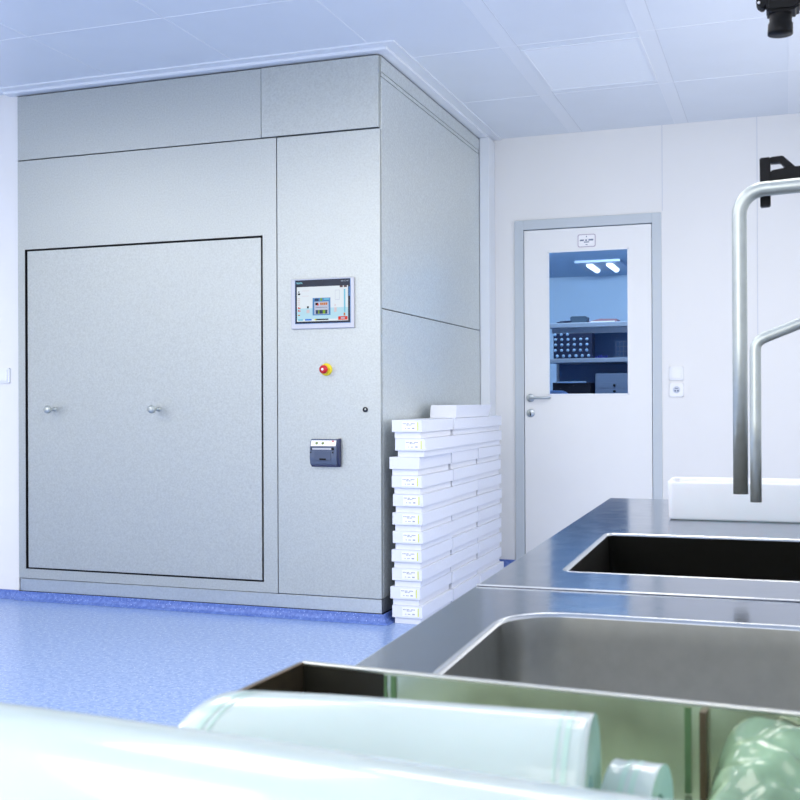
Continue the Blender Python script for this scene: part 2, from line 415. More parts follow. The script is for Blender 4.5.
E_dk = em('display_slate', (70, 84, 110), .3); E_bk = em('display_black', (20, 20, 24), .1); E_rd = em('display_red', (225, 60, 40), .5); E_or = em('display_orange', (215, 130, 60), .4)
E_gr = em('display_green', (140, 180, 60), .4); E_ye = em('display_yellow', (225, 225, 50), .5); E_gy = em('display_grey', (200, 204, 216), .5); E_cy = em('display_cyan', (130, 205, 225), .5); E_pk = em('display_faint', (226, 208, 204), .5); E_br = em('display_brown', (110, 84, 84), .3)
dx0, dx1, dz0, dz1 = gx0+.011, gx1-.013, gz0+.012, gz1-.034
W_, H_ = dx1-dx0, dz1-dz0
m = MB(); yy = fy-.0142
lay = [0]
def rc(a0, b0, a1, b1, c, l=1):   # normalised display coordinates, b downward
    y = yy-.0002*l
    m.quad([(dx0+a0*W_, y, dz1-b1*H_), (dx0+a1*W_, y, dz1-b1*H_), (dx0+a1*W_, y, dz1-b0*H_), (dx0+a0*W_, y, dz1-b0*H_)], c)
rc(0, 0, 1, 1, E_bg, 0); rc(0, .62, 1, .94, E_low, .5)
rc(.31, .33, .66, .83, E_blu); rc(.345, .44, .625, .80, E_gy, 2); rc(.35, .35, .43, .42, E_dk, 2); rc(.46, .34, .50, .42, E_gr, 2); rc(.53, .35, .64, .39, E_cy, 2)
rc(.365, .47, .42, .54, E_bk, 3); rc(.40, .50, .43, .55, E_rd, 4)
for k in range(4): rc(.46+k*.036, .47, .49+k*.036, .54, E_or, 3)
rc(.37, .68, .60, .79, E_dk, 3); rc(.42, .68, .445, .79, E_gr, 4); rc(.51, .68, .56, .79, E_gr, 4); rc(.37, .60, .6, .61, E_dk, 3)
rc(.03, .12, .05, .16, E_bk); rc(.02, .18, .065, .23, E_bk); rc(.2, .56, .235, .62, E_bk)
for b in (.58, .66): 
    rc(.02, b, .04, b+.05, E_rd); rc(.045, b+.015, .07, b+.05, E_rd)
rc(.02, .80, .06, .83, E_or); rc(.02, .93, .12, .975, E_cy); rc(.16, .93, .29, .975, E_bl2)
rc(.35, .93, .38, .975, E_ye); rc(.38, .935, .62, .97, E_bk); rc(.81, .88, .99, .98, E_rd); rc(.86, .91, .94, .95, E_gy, 2)
rc(.92, .10, .95, .76, E_cy); rc(.915, .78, .945, .86, E_or); rc(.84, .0, .90, .05, E_br); rc(.92, .0, .98, .05, E_br)
for b in (.2, .35): rc(.10, b-.09, .24, b-.08, E_pk)
for b in (.32, .38, .44, .5): rc(.02, b, .06, b+.025, E_pk)
rc(.19, .66, .25, .76, E_pk); rc(.73, .62, .78, .75, E_pk); rc(.74, .52, .76, .58, E_pk); rc(.75, .12, .84, .40, E_gy, .5)
rc(.755, .13, .835, .39, E_bg, 1)
tb(m, 'display')
m = MB(); text_bm(m, 'SIEMENS', .0120, front(gx0+.008, fy-.0146, gz1-.019), em('logo_teal', (150, 225, 240), .8), sx=.74); tb(m, 'logo_lettering')
m = MB(); text_bm(m, 'SIMATIC HMI', .0090, front(gx1-.010, fy-.0146, gz1-.015), em('logo_grey', (190, 200, 212), .4), 'RIGHT', .75); tb(m, 'model_lettering')
tb(MB().box(gx1-.010, gx1-.004, fy-.0146, fy-.0138, gz1-.085, gz1-.040, E_blu), 'side_button')

t = thing('emergency_stop_button', 'red mushroom emergency stop button with yellow collar on control panel', 'button', (-2.085, V0-.002, 1.206))
MB().lathe([(0, 0), (0, .030), (.006, .030), (.009, .024), (.009, 0)], (0, 0, 0), (0, -1, 0), YEL).build('collar', t)
MB().lathe([(.008, 0), (.008, .012), (.024, .012), (.027, .017), (.034, .021), (.042, .020), (.048, .014), (.050, 0)], (0, 0, 0), (0, -1, 0), RED).build('push_cap', t)
MB().lathe([(.0501, 0), (.0501, .006), (.0508, .006), (.0508, 0)], (0, 0, 0), (0, -1, 0), STICK).build('cap_mark', t)
t = thing('key_lock', 'small round dark key lock at right edge of steel control panel', 'lock', (-1.885, V0-.002, 1.013))
MB().lathe([(0, 0), (0, .0125), (.005, .0125), (.007, .010), (.007, 0)], (0, 0, 0), (0, -1, 0), SBLK).build('cylinder', t)
MB().box(-.001, .006, -.009, -.0068, -.002, .006, CHROME).build('key_slot', t)

# panel printer
px0, px1, pz0, pz1 = -2.160, -2.020, .742, .872
t = thing('panel_printer', 'slate blue panel printer with white top strip on the steel control panel', 'printer', ((px0+px1)/2, V0-.002, (pz0+pz1)/2))
tb = lambda mb, name, par=t, t=t: mb.build(name, par, Matrix.Translation(-Vector(t.location)))
prof = [(fy, pz0), (fy-.018, pz0), (fy-.030, pz0+.012), (fy-.036, pz0+.04), (fy-.034, pz1-.04), (fy-.026, pz1-.012), (fy-.018, pz1), (fy, pz1)]
tb(MB().prism(prof, 'x', px0, px1, PRNB, .002).prism([(fy, pz0-.003), (fy-.014, pz0-.003), (fy-.025, pz0+.010), (fy-.031, pz0+.04), (fy-.029, pz1-.035), (fy-.020, pz1), (fy-.014, pz1+.003), (fy, pz1+.003)], 'x', px1, px1+.010, PRND, .0015).box(px0+.004, px1, fy-.024, fy, pz0-.003, pz0+.006, PRND, .002), 'housing')
def pq(a0, a1, b0, b1, ya, yb, c, mb): mb.quad([(a0, ya, b0), (a1, ya, b0), (a1, yb, b1), (a0, yb, b1)], c)
m = MB(); pq(px0+.006, px1-.004, pz1-.033, pz1-.006, fy-.0363, fy-.0262, STICK, m); tb(m, 'white_strip')
PG = mat('green_lamp', srgb(120, 140, 80), .4)
for x in (px0+.036, px0+.068): tb(MB().lathe([(0, 0), (0, .007), (.004, .006), (.005, 0)], (x, fy-.030, pz1-.020), (0, -1, .35), PG), 'button')
m = MB().box(px0+.012, px1-.016, fy-.0375, fy-.034, pz1-.050, pz1-.043, BEZEL, .0008); tb(m, 'paper_slot')
tb(MB().box(px1-.026, px1-.014, fy-.0375, fy-.033, pz1-.052, pz1-.040, BLACK), 'latch'); tb(MB().box(px0+.008, px0+.014, fy-.0375, fy-.033, pz1-.052, pz1-.041, BLACK), 'latch')
tb(MB().box(px1-.022, px1-.016, fy-.037, fy-.033, pz1-.067, pz1-.060, BLACK), 'screw'); tb(MB().box(px0+.004, px0+.009, fy-.037, fy-.033, pz1-.067, pz1-.060, BLACK), 'screw')
m = MB().prism(rrect(px0+.026, px0+.112, pz0+.030, pz0+.072, .006), 'y', fy-.0375, fy-.033, mat('cover_slate', srgb(78, 90, 114), .4), .001).box(px0+.052, px0+.086, fy-.0383, fy-.0372, pz0+.018+.012, pz0+.026+.012, BLACK); tb(m, 'paper_cover')
m = MB().box(px1-.026, px1-.016, fy-.030, fy-.026, pz1-.012, pz1-.007, RED); tb(m, 'red_mark')

# ------------------------------------------------------------------ box stack
SU0, SU1 = -1.766, -1.617; BH = .0876
def make_box(sticker=True):
    t = empty('storage_box', (0, 0, 0))
    w2 = (SU1-SU0)/2; d = .508
    b = MB(); b.box(-w2+.010, w2-.010, .009, d-.009, 0, BH-.002, CARD, .0015); b.build('base', t)
    b = MB()
    b.box(-w2, w2, 0, .003, BH-.057, BH-.001, CARD); b.box(-w2, w2, d-.003, d, BH-.057, BH-.001, CARD)
    b.box(-w2, -w2+.003, .003, d-.003, BH-.057, BH-.001, CARD); b.box(w2-.003, w2, .003, d-.003, BH-.057, BH-.001, CARD)
    b.box(-w2, w2, 0, d, BH-.003, BH-.0005, CARD, .001)
    lid = b.build('lid', t)
    if sticker:
        s = MB().box(-.024, .052, -.0008, 0, BH-.050, BH-.008, STICK)
        rr = random.Random(3)
        for row, (z, n, h) in enumerate(((BH-.018, 9, .004), (BH-.024, 5, .004), (BH-.040, 5, .003))):
            for k in range(n):
                x = -.020+k*.0068+(.012 if row == 1 else 0)+(.004 if row == 2 else 0)
                if rr.random() < .85: s.box(x, x+.003+rr.random()*.003, -.0012, -.0008, z-h/2, z+h/2, INK)
        s.box(.026, .038, -.0012, -.0008, BH-.042, BH-.037, INK)
        st = s.build('sticker', lid)
        MB().box(.052, .058, -.0009, 0, BH-.050, BH-.010, LIME).build('lime_strip', lid)
    return t
def copy_tree(o, parent=None):
    c = o.copy(); C.objects.link(c)
    if parent is not None: c.parent = parent
    for ch in list(o.children): copy_tree(ch, c)
    return c
proto = make_box(True); plain = make_box(False)
used = {}
# left/right shifts of the front column read from the photo, top to bottom
fsh = [.004, .020, -.009, .002, .008, .005, .006, .0, .002, -.007, .002]
ordn = ['topmost', 'second from top', 'third from top', 'fourth from top', 'fifth from top', 'sixth from top', 'fifth from floor', 'fourth from floor', 'third from floor', 'second from floor', 'bottom']
cols = [('front', V0+.027), ('middle', V0+.027+.512), ('rear', V0+.027+1.024)]
for ci, (cn, vy) in enumerate(cols):
    for i in range(11):
        pl = (ci == 0 and i == 2)
        src = plain if pl else proto
        if src.name not in used: o = src; used[src.name] = 1
        else: o = copy_tree(src)
        j = fsh[i] if ci == 0 else random.uniform(-.004, .006)
        if ci == 1 and i in (0, 1): j = .012
        if ci == 2 and i == 10: j = .010
        o.location = ((SU0+SU1)/2+j, vy+(random.uniform(-.0, .004) if ci else 0), (10-i)*BH)
        if i > 1: o.rotation_euler = (0, 0, random.uniform(-.004, .004))
        if ci == 0:
            lab = f'white lidded carton, {ordn[i]} in the column nearest the camera' + (', no sticker' if pl else ', sticker with lime edge')
        elif ci == 1: lab = f'white lidded carton, {ordn[i]} in the middle of three columns beside the machine'
        else: lab = f'white lidded carton, {ordn[i]} in the rear column nearest the door wall'
        tag(o, lab, 'box', 'white cartons stacked beside the steel machine')
t = thing('open_tray', 'loose white flared tray lying on top of the carton stack', 'tray', (-1.690, 5.45, 11*BH+.001))
tz = .066
m = MB()
def tl(x0, x1, y0, y1, z): return [(x0, y0, z), (x1, y0, z), (x1, y1, z), (x0, y1, z)]
m.loft([tl(-.062, .076, .004, .70, tz-.002), tl(-.064, .078, .0, .705, tz), tl(-.070, .070, .0, .66, .0)], CARD, True, False)
m.loft([tl(-.062, .076, .004, .70, tz-.002), tl(-.067, .067, .004, .655, .003)], CARD, True, False)
m.build('shell', t)

# ------------------------------------------------------------------ steel counter (own slight rotation)
CR = math.radians(1.258)
HC = .80
def cw(x, y):  # counter local -> world
    return (x*math.cos(CR)-y*math.sin(CR), x*math.sin(CR)+y*math.cos(CR))
CX0, CX1 = -.366, .62
def worktop(name, label, y0, y1, sink, basin_mat, depth, rad):
    t = thing(name, label, 'worktop', (0, 0, 0), CR)
    x0s, x1s, y0s, y1s = sink
    m = MB()
    hole = rrect(x0s-.004, x1s+.004, y0s-.004, y1s+.004, rad+.004)
    outer = [(CX0+.0015, y0), (CX1, y0), (CX1, y1), (CX0+.0015, y1)]
    m.plate(outer, [hole], HC, STEELC)
    m.box(CX0, CX0+.0015, y0, y1, HC-.045, HC-.0005, STEELE)
    m.box(CX0, CX1, y0, y0+.0015, HC-.045, HC-.0005, STEELC); m.box(CX0, CX1, y1-.0015, y1, HC-.045, HC-.0005, STEELC)
    m.box(CX1-.0015, CX1, y0, y1, HC-.045, HC-.0005, STEELC)
    top = m.build('top_sheet', t)
    rim = MB()
    ll = lambda o, z, r: [(p[0], p[1], z) for p in rrect(x0s+o, x1s-o, y0s+o, y1s-o, r)]
    rim.loft([ll(-.004, HC, rad+.004), ll(-.003, HC+.0006, rad+.003), ll(.001, HC+.0002, rad-.001), ll(.003, HC-.004, rad-.003)], STEELE, False)
    rim.build('sink_rim', t)
    b = MB()
    b.loft([ll(.003, HC-.004, rad-.003), ll(.005, HC-.03, rad-.004), ll(.010, HC-depth+.03, max(.01, rad-.008)), ll(.020, HC-depth+.008, max(.01, rad-.015)), ll(.045, HC-depth, .01)], basin_mat, True)
    b.lathe([(0, 0), (0, .03), (.002, .032), (.003, 0)], ((x0s+x1s)/2, (y0s+y1s)/2, HC-depth), (0, 0, 1), STEELE)
    b.build('basin', t)
    for x in (CX0+.03, CX1-.03):
        for y in (y0+.03, y1-.03):
            MB().box(x-.018, x+.018, y-.018, y+.018, 0, HC-.01, STEELP, .002).build('leg', t)
    return t
YS = 1.441
near = worktop('sink_counter', 'near stainless steel counter with large round-cornered grey sink', .862, YS-.0015, (-.284, .105, .890, 1.283), STEELB, .20, .075)
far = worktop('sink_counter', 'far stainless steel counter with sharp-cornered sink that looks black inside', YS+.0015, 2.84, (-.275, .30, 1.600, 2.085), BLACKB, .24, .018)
MB().box(CX0, CX1, YS-.003, YS+.003, HC+.0002, HC+.0025, STEELE, .0008).build('joint_lip', near)

# translucent white container on the counter
t = thing('white_container', 'long low white plastic tub standing on the far end of the counter', 'tub', (*cw(.092, 2.43), HC+.001), CR)
m = MB(); hw, hd, hh = .275, .075, .079
lp = lambda o, z, r=.012: [(p[0], p[1], z) for p in rrect(-hw+o, hw-o, -hd+o, hd-o, r)]
TUB = mat('white_tub_plastic', srgb(230, 233, 240), .3, sub=.3, noise=.01, nscale=20)
m.loft([lp(.006, .0), lp(.003, .0, .012), lp(0, .004), lp(-.001, hh-.004), lp(-.001, hh), lp(.004, hh), lp(.005, hh-.003), lp(.006, .004), lp(.010, .003)], TUB, True)
m.bm.faces.new([m.bm.verts.new(p) for p in lp(.006, 0)][::-1])
m.build('shell', t)

# ------------------------------------------------------------------ spouts
def arc(c, a0, a1, r, ex, ez, n=10):
    c = Vector(c); ex = Vector(ex); ez = Vector(ez)
    return [c+ex*math.cos(a0+(a1-a0)*k/n)*r+ez*math.sin(a0+(a1-a0)*k/n)*r for k in range(n+1)]
ex = Vector((math.cos(-.06), math.sin(-.06), 0))
t = thing('large_spout', 'thick chrome gooseneck spout hanging over the far black sink', 'tap', (-.070, 1.85, HC))
bz = 1.389-HC; tz0 = .8985-HC; R_ = .040
pth = [Vector((0, 0, tz0)), Vector((0, 0, (tz0+bz)/2)), Vector((0, 0, bz-R_))]
pth += arc(ex*R_+Vector((0, 0, bz-R_)), PI, PI/2, R_, ex, (0, 0, 1))[1:]
pth += [ex*.12+Vector((0, 0, bz+.002)), ex*.30+Vector((0, 0, bz+.006))]
pth += arc(ex*.30+Vector((0, 0, bz+.006-R_)), PI/2, 0, R_, ex, (0, 0, 1))[1:]
rx = ex*.34
pth += [rx+Vector((0, 0, .3)), rx+Vector((0, 0, .03))]
MB().tube(pth, .0118, CHROME, 28, .0018).build('tube', t)
MB().lathe([(0, 0), (0, .03), (.006, .03), (.012, .022), (.05, .020), (.055, .013), (.055, 0)], rx+Vector((0, 0, .001)), (0, 0, 1), CHROME).build('base', t)
t = thing('thin_spout', 'thinner chrome spout with angled arm, in front of the thick one', 'tap', (-.0415, 1.65, HC))
bz = 1.137-HC; tz0 = .9035-HC
ex2 = Vector((math.cos(.02), math.sin(.02), 0)); d2 = (ex2+Vector((0, 0, .40))).normalized()
rr_ = .012
p_c = Vector((0, 0, bz-.004))
pth = [Vector((0, 0, tz0)), Vector((0, 0, (tz0+bz)/2)), Vector((0, 0, bz-.016)), Vector((.0008, 0, bz-.009)), Vector((.0040, 0, bz-.003)), Vector((.0095, 0, bz+.001)), Vector((.016, 0, bz+.004))]
last = pth[-1]; end = last+d2*.21
pth += [last+d2*.08, end, end+Vector((.012, 0, .001)), end+Vector((.020, 0, -.008)), end+Vector((.022, 0, -.02)), Vector((end.x+.022, 0, .03))]
MB().tube(pth, .0079, CHROME, 24, .0015).build('tube', t)
MB().lathe([(0, 0), (0, .024), (.006, .024), (.010, .017), (.05, .016), (.052, 0)], Vector((end.x+.022, 0, .001)), (0, 0, 1), CHROME).build('base', t)

# black gun hung behind the thick spout (pixel sketch scaled to metres at that depth)
KZ = 1.80/1093.
gun = thing('spray_gun', 'black plastic spray gun with loop handle held behind the thick spout', 'spray gun', (-.041, 1.872, 1.389))
def gp(x, y): return ((x-757.5)*KZ*1.03, (191.5-y)*KZ)
m = MB().prism([gp(*p) for p in ((758.5, 158), (768.5, 157.5), (768.5, 205.5), (759, 206))], 'y', .0, .020, BLACK, .0015)
m.build('back_bar', gun)
m = MB().prism([gp(*p) for p in ((768.4, 171), (782, 169), (790.5, 168.5), (797.5, 168.3), (798, 188), (768.4, 190))], 'y', .0, .024, BLACK, .0015); m.build('barrel', gun)
m = MB().prism([gp(*p) for p in ((768.4, 157.4), (779.5, 156.7), (791, 168.4), (782, 169), (777.5, 163.3), (768.4, 163.5))], 'y', .003, .019, BLACK, .001); m.build('loop_handle', gun)
m = MB().tube([Vector((*gp(797.5, 174.5), 0)).xzy+Vector((0, .012, 0)), Vector((*gp(840, 172), 0)).xzy+Vector((0, .012, 0)), Vector((.19, .012, .030)), Vector((.215, .012, .024)), Vector((.232, .012, .0)), Vector((.236, .012, -.10)), Vector((.236, .012, -.587))], .0085, CHROME); m.build('connector', gun)

# black overhead nozzle with hose
KZ2 = 1.70/1093.
noz = thing('shower_nozzle', 'black plastic nozzle hanging at the top right corner of the photo', 'nozzle', (-.003, 1.77, 1.05+(401-24)*KZ2))
def np_(x, y): return ((x-783)*KZ2*1.03, (20-y)*KZ2)
m = MB()
m.lathe([(0, 0), (.0, .0165*1.12), (.003, .0185), (.016, .0182), (.018, .0165), (.030, .0165), (.034, .0172)], (*[np_(781, 37.5)[0]], 0, np_(781, 37.5)[1]), (.03, 0, 1), BLACK)
m.build('tip', noz)
m = MB().prism([np_(*p) for p in ((768.5, -12), (800, -12), (800, 13), (797, 17.5), (792, 18.5), (771, 18), (768.5, 16))], 'y', -.022, .022, BLACK, .004); m.build('body', noz)
m = MB().prism([np_(*p) for p in ((759.5, -4), (769, -4), (769, 8), (765.5, 12), (762, 10), (759.5, 7))], 'y', -.012, .012, BLACK, .0015)
m.build('bracket', noz)
m = MB()
for q in ((762, 6.5), (762.2, .5), (768.5, -.3)):
    a = np_(*q); m.lathe([(0, 0), (0, .0022), (.002, .0018), (.0025, 0)], (a[0], -.0120, a[1]), (0, -1, 0), STICK)
m.build('screws', noz)
b0 = np_(785, -12)
zt = 1.05+377*KZ2
rp = [Vector((b0[0], 0, b0[1]-.002)), Vector((b0[0]+.01, 0, b0[1]+.08)), Vector((b0[0]+.08, 0, b0[1]+.15)), Vector((b0[0]+.17, 0, b0[1]+.12)), Vector((b0[0]+.22, 0, b0[1]-.05)), Vector((b0[0]+.24, 0, -.40)), Vector((b0[0]+.24, 0, HC+.012-zt))]
# smooth the hose path
def cr(P, n=8):
    out = []; Q = [P[0]]+P+[P[-1]]
    for i in range(1, len(Q)-2):
        for k in range(n):
            u = k/n; a, b_, c, d = Q[i-1:i+3]
            out.append(.5*((2*b_)+(c-a)*u+(2*a-5*b_+4*c-d)*u*u+(3*b_-a-3*c+d)*u**3))
    return out+[P[-1]]
MB().tube(cr(rp), .010, CHROME).build('hose', noz)
MB().lathe([(0, 0), (0, .028), (.01, .028), (.02, .014), (.02, 0)], (b0[0]+.24, 0, HC+.001-zt), (0, 0, 1), CHROME).build('hose_base', noz)

# ------------------------------------------------------------------ film rack (trough) in the foreground
TA = math.radians(-4.07)
RIMM = mat('trough_rim_steel', (.52, .53, .50), .3, 1., noise=.04, nscale=60)
tr = thing('film_rack', 'open steel trough with dark and green reflections painted on its wall in the foreground', 'trough', (-.371, .810, 0), TA)
TZ, TB, TW, TD = .84, .775, 1.02, .44
X = .0
def post(m, x0, x1, c, d=.010): m.box(x0, x1, -d, -.0022, TB+.001, TZ-.004, c)
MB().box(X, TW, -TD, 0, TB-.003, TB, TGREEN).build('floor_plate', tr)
m = MB().box(X, .0735, -.002, 0, TB, TZ-.003, TDARK); m.build('dark_reflection_panel', tr)  # dark reflection in the polished far wall, painted as a panel
m = MB().box(.0735, TW, -.002, 0, TB, TZ-.003, TGREEN); m.build('green_reflection_panel', tr)  # rest of the far wall, green reflection of the rolls painted in
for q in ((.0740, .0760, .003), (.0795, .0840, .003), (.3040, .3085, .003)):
    m = MB(); post(m, q[0], q[1], TG2, q[2]); m.build('reflection_stripe', tr)  # strips painting the reflected roll end and divider
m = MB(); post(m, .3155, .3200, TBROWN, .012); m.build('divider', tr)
m = MB().box(X, TW, -.003, .003, TZ-.003, TZ, RIMM, .001); m.build('rim', tr)
m = MB().box(X, X+.002, -.125, -.002, TB, TZ-.002, TBROWN).box(X-.001, X+.003, -.125, -.003, TZ-.003, TZ, TBROWN, .0008); m.build('side_wall', tr)
MB().box(X, TW, -TD-.002, -TD, TB, TZ-.02, STEELB).build('near_wall', tr)
MB().box(TW-.002, TW, -TD, 0, TB, TZ-.003, STEELB).build('side_wall', tr)
for x in (.03, TW-.03):
    for y in (-.03, -TD+.03): MB().box(x-.015, x+.015, y-.015, y+.015, 0, TB-.003, STEELP, .002).build('leg', tr)

def film_roll(label, p0, p1, r, core=.014, wob=.0015, ring=True, end_flare=.0, seed=1, skew=0.):
    """p0,p1: axis end points in world; a wound roll with spiral ends, edge bands and a core"""
    p0, p1 = Vector(p0), Vector(p1); mid = (p0+p1)/2
    t = thing('film_roll', label, 'roll', (mid.x, mid.y, mid.z-r))
    ax = (p1-p0); Lg = ax.length; ax.normalize(); a = Vector((0, 0, 1)); a = (a-ax*a.dot(ax)).normalized(); c = ax.cross(a)
    rs = random.Random(seed); ph = [rs.uniform(0, 6.28) for _ in range(6)]
    def rad(s, th):
        return r*(1-.0*s)+wob*(.5*math.sin(2*th+ph[0]+3*s/Lg)+.35*math.sin(3*th+ph[1]+5*s/Lg)+.3*math.sin(7*s/Lg+ph[2]))-wob*.9
    b = bmesh.new(); NS, NT = 40, 72; rings = []; off = mid-Vector((0, 0, r)); 
    ss = [Lg*k/NS for k in range(NS+1)]
    for s in ss:
        e = min(s, Lg-s); k = end_flare*max(0, 1-e/.02)
        row = []
        for j in range(NT):
            th = 2*PI*j/NT; rr = rad(s, th)-k*0
            sk = skew*max(0, 1-s/(Lg*.5))*(c.y*math.sin(th)); row.append(b.verts.new(p0+ax*(s+sk)+(a*math.cos(th)+c*math.sin(th))*rr-off))
        rings.append(row)
    m = MB(); 
    for q, w_ in zip(rings, rings[1:]):
        for k in range(NT): b.faces.new((q[k], q[(k+1)%NT], w_[(k+1)%NT], w_[k]))
    for e, S in ((0, 1), (-1, -1)):
        inner = [b.verts.new(v.co*1) for v in rings[e]]
        pe = (p0 if e == 0 else p1)-off
        for v in inner: d = v.co-pe; v.co = pe+d.normalized()*core+ax*(.0015*S)
        for k in range(NT): b.faces.new((rings[e][k], rings[e][(k+1)%NT], inner[(k+1)%NT], inner[k]))
        inner2 = [b.verts.new(v.co+ax*.02*S) for v in inner]
        for k in range(NT): b.faces.new((inner[k], inner[(k+1)%NT], inner2[(k+1)%NT], inner2[k]))
        b.faces.new(inner2)
    bmesh.ops.recalc_face_normals(b, faces=b.faces); m.merge(b, FILM, True)
    def rr_in(q):
        d = q-p0; return (d-ax*d.dot(ax)).length < r*.8
    for f in m.bm.faces:
        cc = f.calc_center_median(); s = (cc+off-p0).dot(ax)
        if rr_in(cc+off): f.smooth = False; f.material_index = m.mi(FILMC)
    film = m.build('film', t)
    def band(s0, s1, mt, nm):
        b = bmesh.new(); R = []
        for s in (s0, s0+(s1-s0)/3, s0+(s1-s0)*2/3, s1):
            R.append([b.verts.new(p0+ax*(s+skew*max(0, 1-s/(Lg*.5))*(c.y*math.sin(th)))+(a*math.cos(th)+c*math.sin(th))*(rad(s, th)+.0004)-off) for th in (2*PI*j/NT for j in range(NT))])
        for q, w_ in zip(R, R[1:]):
            for k in range(NT): b.faces.new((q[k], q[(k+1)%NT], w_[(k+1)%NT], w_[k]))
        bmesh.ops.recalc_face_normals(b, faces=b.faces); mm = MB(); mm.merge(b, mt, True); return mm.build(nm, t)
    band(.010, .013, FILME, 'seal_band'); band(.016, .0175, FILME, 'seal_band')
    band(Lg-.013, Lg-.010, FILME, 'seal_band'); band(Lg-.0175, Lg-.016, FILME, 'seal_band')
    mm = MB().tube([p0-off+ax*.004, p1-off-ax*.004], core-.0006, CARD, 32, .003); mm.build('core', t)
    return t

ROLLS = [
 ('pale green film roll lying behind the biggest roll, both ends in view', (-.322, 0.599, .826), (-.103, 0.613, .826), .048, dict(seed=2, skew=.026)),
 ('thin short pale film roll, right end poking out past the upper roll', (-.098, .650, .808), (-.069, .646, .808), .032, dict(seed=5)),
 ('biggest pale green film roll, nearest the camera, across the bottom left', (-.560, .474, .835), (-.030, .438, .835), .058, dict(seed=7)),
 ('pale film roll peeking in at the bottom right corner of the photo', (-.012, .527, .809), (.048, .645, .809), .032, dict(seed=11)),
]
for r_ in ROLLS: film_roll(*r_[:4], **r_[4])

# crumpled film in the right compartment
def trw(x, y, z):
    c, s = math.cos(TA), math.sin(TA); return Vector((-.371+x*c-y*s, .810+x*s+y*c, z))
FCR = mat('crumpled_green_film', srgb(140, 172, 138), .25, coat=.8, coat_rough=.08, noise=.35, nscale=28, bump=.5, bscale=34)
b = bmesh.new(); NX, NY = 70, 40; g = []
rs = random.Random(9)
for i in range(NX+1):
    row = []
    for j in range(NY+1):
        u = i/NX; v = j/NY
        x = .3235+.32*u
        y = -.004-.088*v
        hgt = .060*(1-math.exp(-(x-.3215)/.011))
        z = TB+.003+hgt*max(0, 1-v**1.15)
        rid = math.sin(26*u+7*v+2.2*math.sin(5*v)); z += (.0040*rid+.0025*math.sin(60*u-18*v+2*math.sin(9*v))+.0018*math.sin(24*v+30*u))*min(1, 4*(u+.05))
        z = min(max(z, TB+.0015+.0005*math.sin(40*u)), TZ-.004-.0015*abs(math.sin(37*u)))
        row.append(b.verts.new(trw(x, y, z)))
    g.append(row)
for i in range(NX):
    for j in range(NY): b.faces.new((g[i][j], g[i+1][j], g[i+1][j+1], g[i][j+1]))
bmesh.ops.recalc_face_normals(b, faces=b.faces)
m = MB(); m.merge(b, FCR, True); o = m.build('crumpled_film')
md = o.modifiers.new('thick', 'SOLIDIFY'); md.thickness = .0008
tag(o, 'crumpled clear green film heaped right of the divider in the trough', 'film')

# ------------------------------------------------------------------ store room behind the door
S0, S1, SV1, SZ = -2.9, -.1, 13.6, 2.6
struct(MB().box(S0-.1, S1+.1, VW+.1, SV1, -.1, -.0, BRF), 'floor_store')
struct(MB().box(S0-.1, S1+.1, VW+.1, SV1+.1, SZ, SZ+.1, BR), 'ceiling_store')
struct(MB().box(S0-.1, S0, VW+.1, SV1, 0, SZ, BR), 'wall_store_left')
struct(MB().box(S1, S1+.1, VW+.1, SV1, 0, SZ, BR), 'wall_store_right')
struct(MB().box(S0-.1, S1+.1, SV1, SV1+.1, 0, SZ, BR), 'wall_store_back')
SY = 8.6
sh = thing('shelving_unit', 'pale metal shelving seen through the door glass', 'shelf', (-1.35, SY+.2, 0))
so = Vector((-1.35, SY+.2, 0)); sb = lambda mb, name: mb.build(name, sh, Matrix.Translation(-so))
for z0, z1 in ((1.630, 1.668), (1.352, 1.386), (1.000, 1.03), (.5, .53), (.12, .15)): sb(MB().box(-1.78, -.92, SY, SY+.42, z0, z1, SHELF, .003), 'shelf_board')
sb(MB().box(-1.76, -.94, SY+.03, SY+.05, 1.585, 1.630, SHELF), 'rail')
for x in (-1.80, -.92):
    for y in (SY-.005, SY+.40): sb(MB().box(x, x+.022, y, y+.022, 0, 1.69, SHELF, .002), 'post')
sb(MB().box(-1.78, -.92, SY+.425, SY+.43, .12, 1.63, mat('shelf_back_blue', srgb(96, 126, 172), .6)), 'back_panel')
t = thing('vial_rack', 'dark rack of pale round vial ends on the middle shelf behind the glass', 'rack', (-1.592, SY+.02, 1.387))
MB().box(-.155, .155, .0, .12, 0, .200, SDARK, .003).build('block', t)
for r0, (z, n, x00) in enumerate(((.020, 6, -.125), (.064, 6, -.14), (.108, 6, -.138), (.150, 6, -.138), (.190, 3, -.142))):
    for k in range(n):
        x = x00+k*.050
        MB().lathe([(0, 0), (0, .0125), (.006, .011), (.008, 0)], (x, 0, z), (0, -1, 0), SDOT, 16).build('vial_end', t)
t = thing('tin', 'slate grey rounded tin on the top shelf behind the glass', 'box', (-1.553, SY+.06, 1.668))
MB().prism(rrect(-.066, .066, .0, .055, .016), 'y', 0, .12, SGREY2, .003).build('body', t); MB().box(-.068, .068, -.002, .12, .042, .047, SGREY2).build('lid_seam', t)
t = thing('folder', 'dusty red flat folder on the top shelf behind the glass', 'folder', (-1.365, SY+.05, 1.668))
MB().prism([(-.115, 0), (.115, 0), (.115, .026), (-.02, .030), (-.10, .010)], 'y', 0, .2, SRED, .001).build('cover', t); MB().box(-.09, .10, -.002, .19, .004, .010, STICK).build('pages', t)
t = thing('cable_heap', 'small dark cable heap at left end of top shelf behind the glass', 'cable', (-1.68, SY+.05, 1.668))
MB().tube(cr([Vector((.05*math.cos(k*1.1)+.004*k-.01, .03*math.sin(k*1.1)+.03, .006+.001*k)) for k in range(12)], 4), .005, SDARK).build('cable', t)
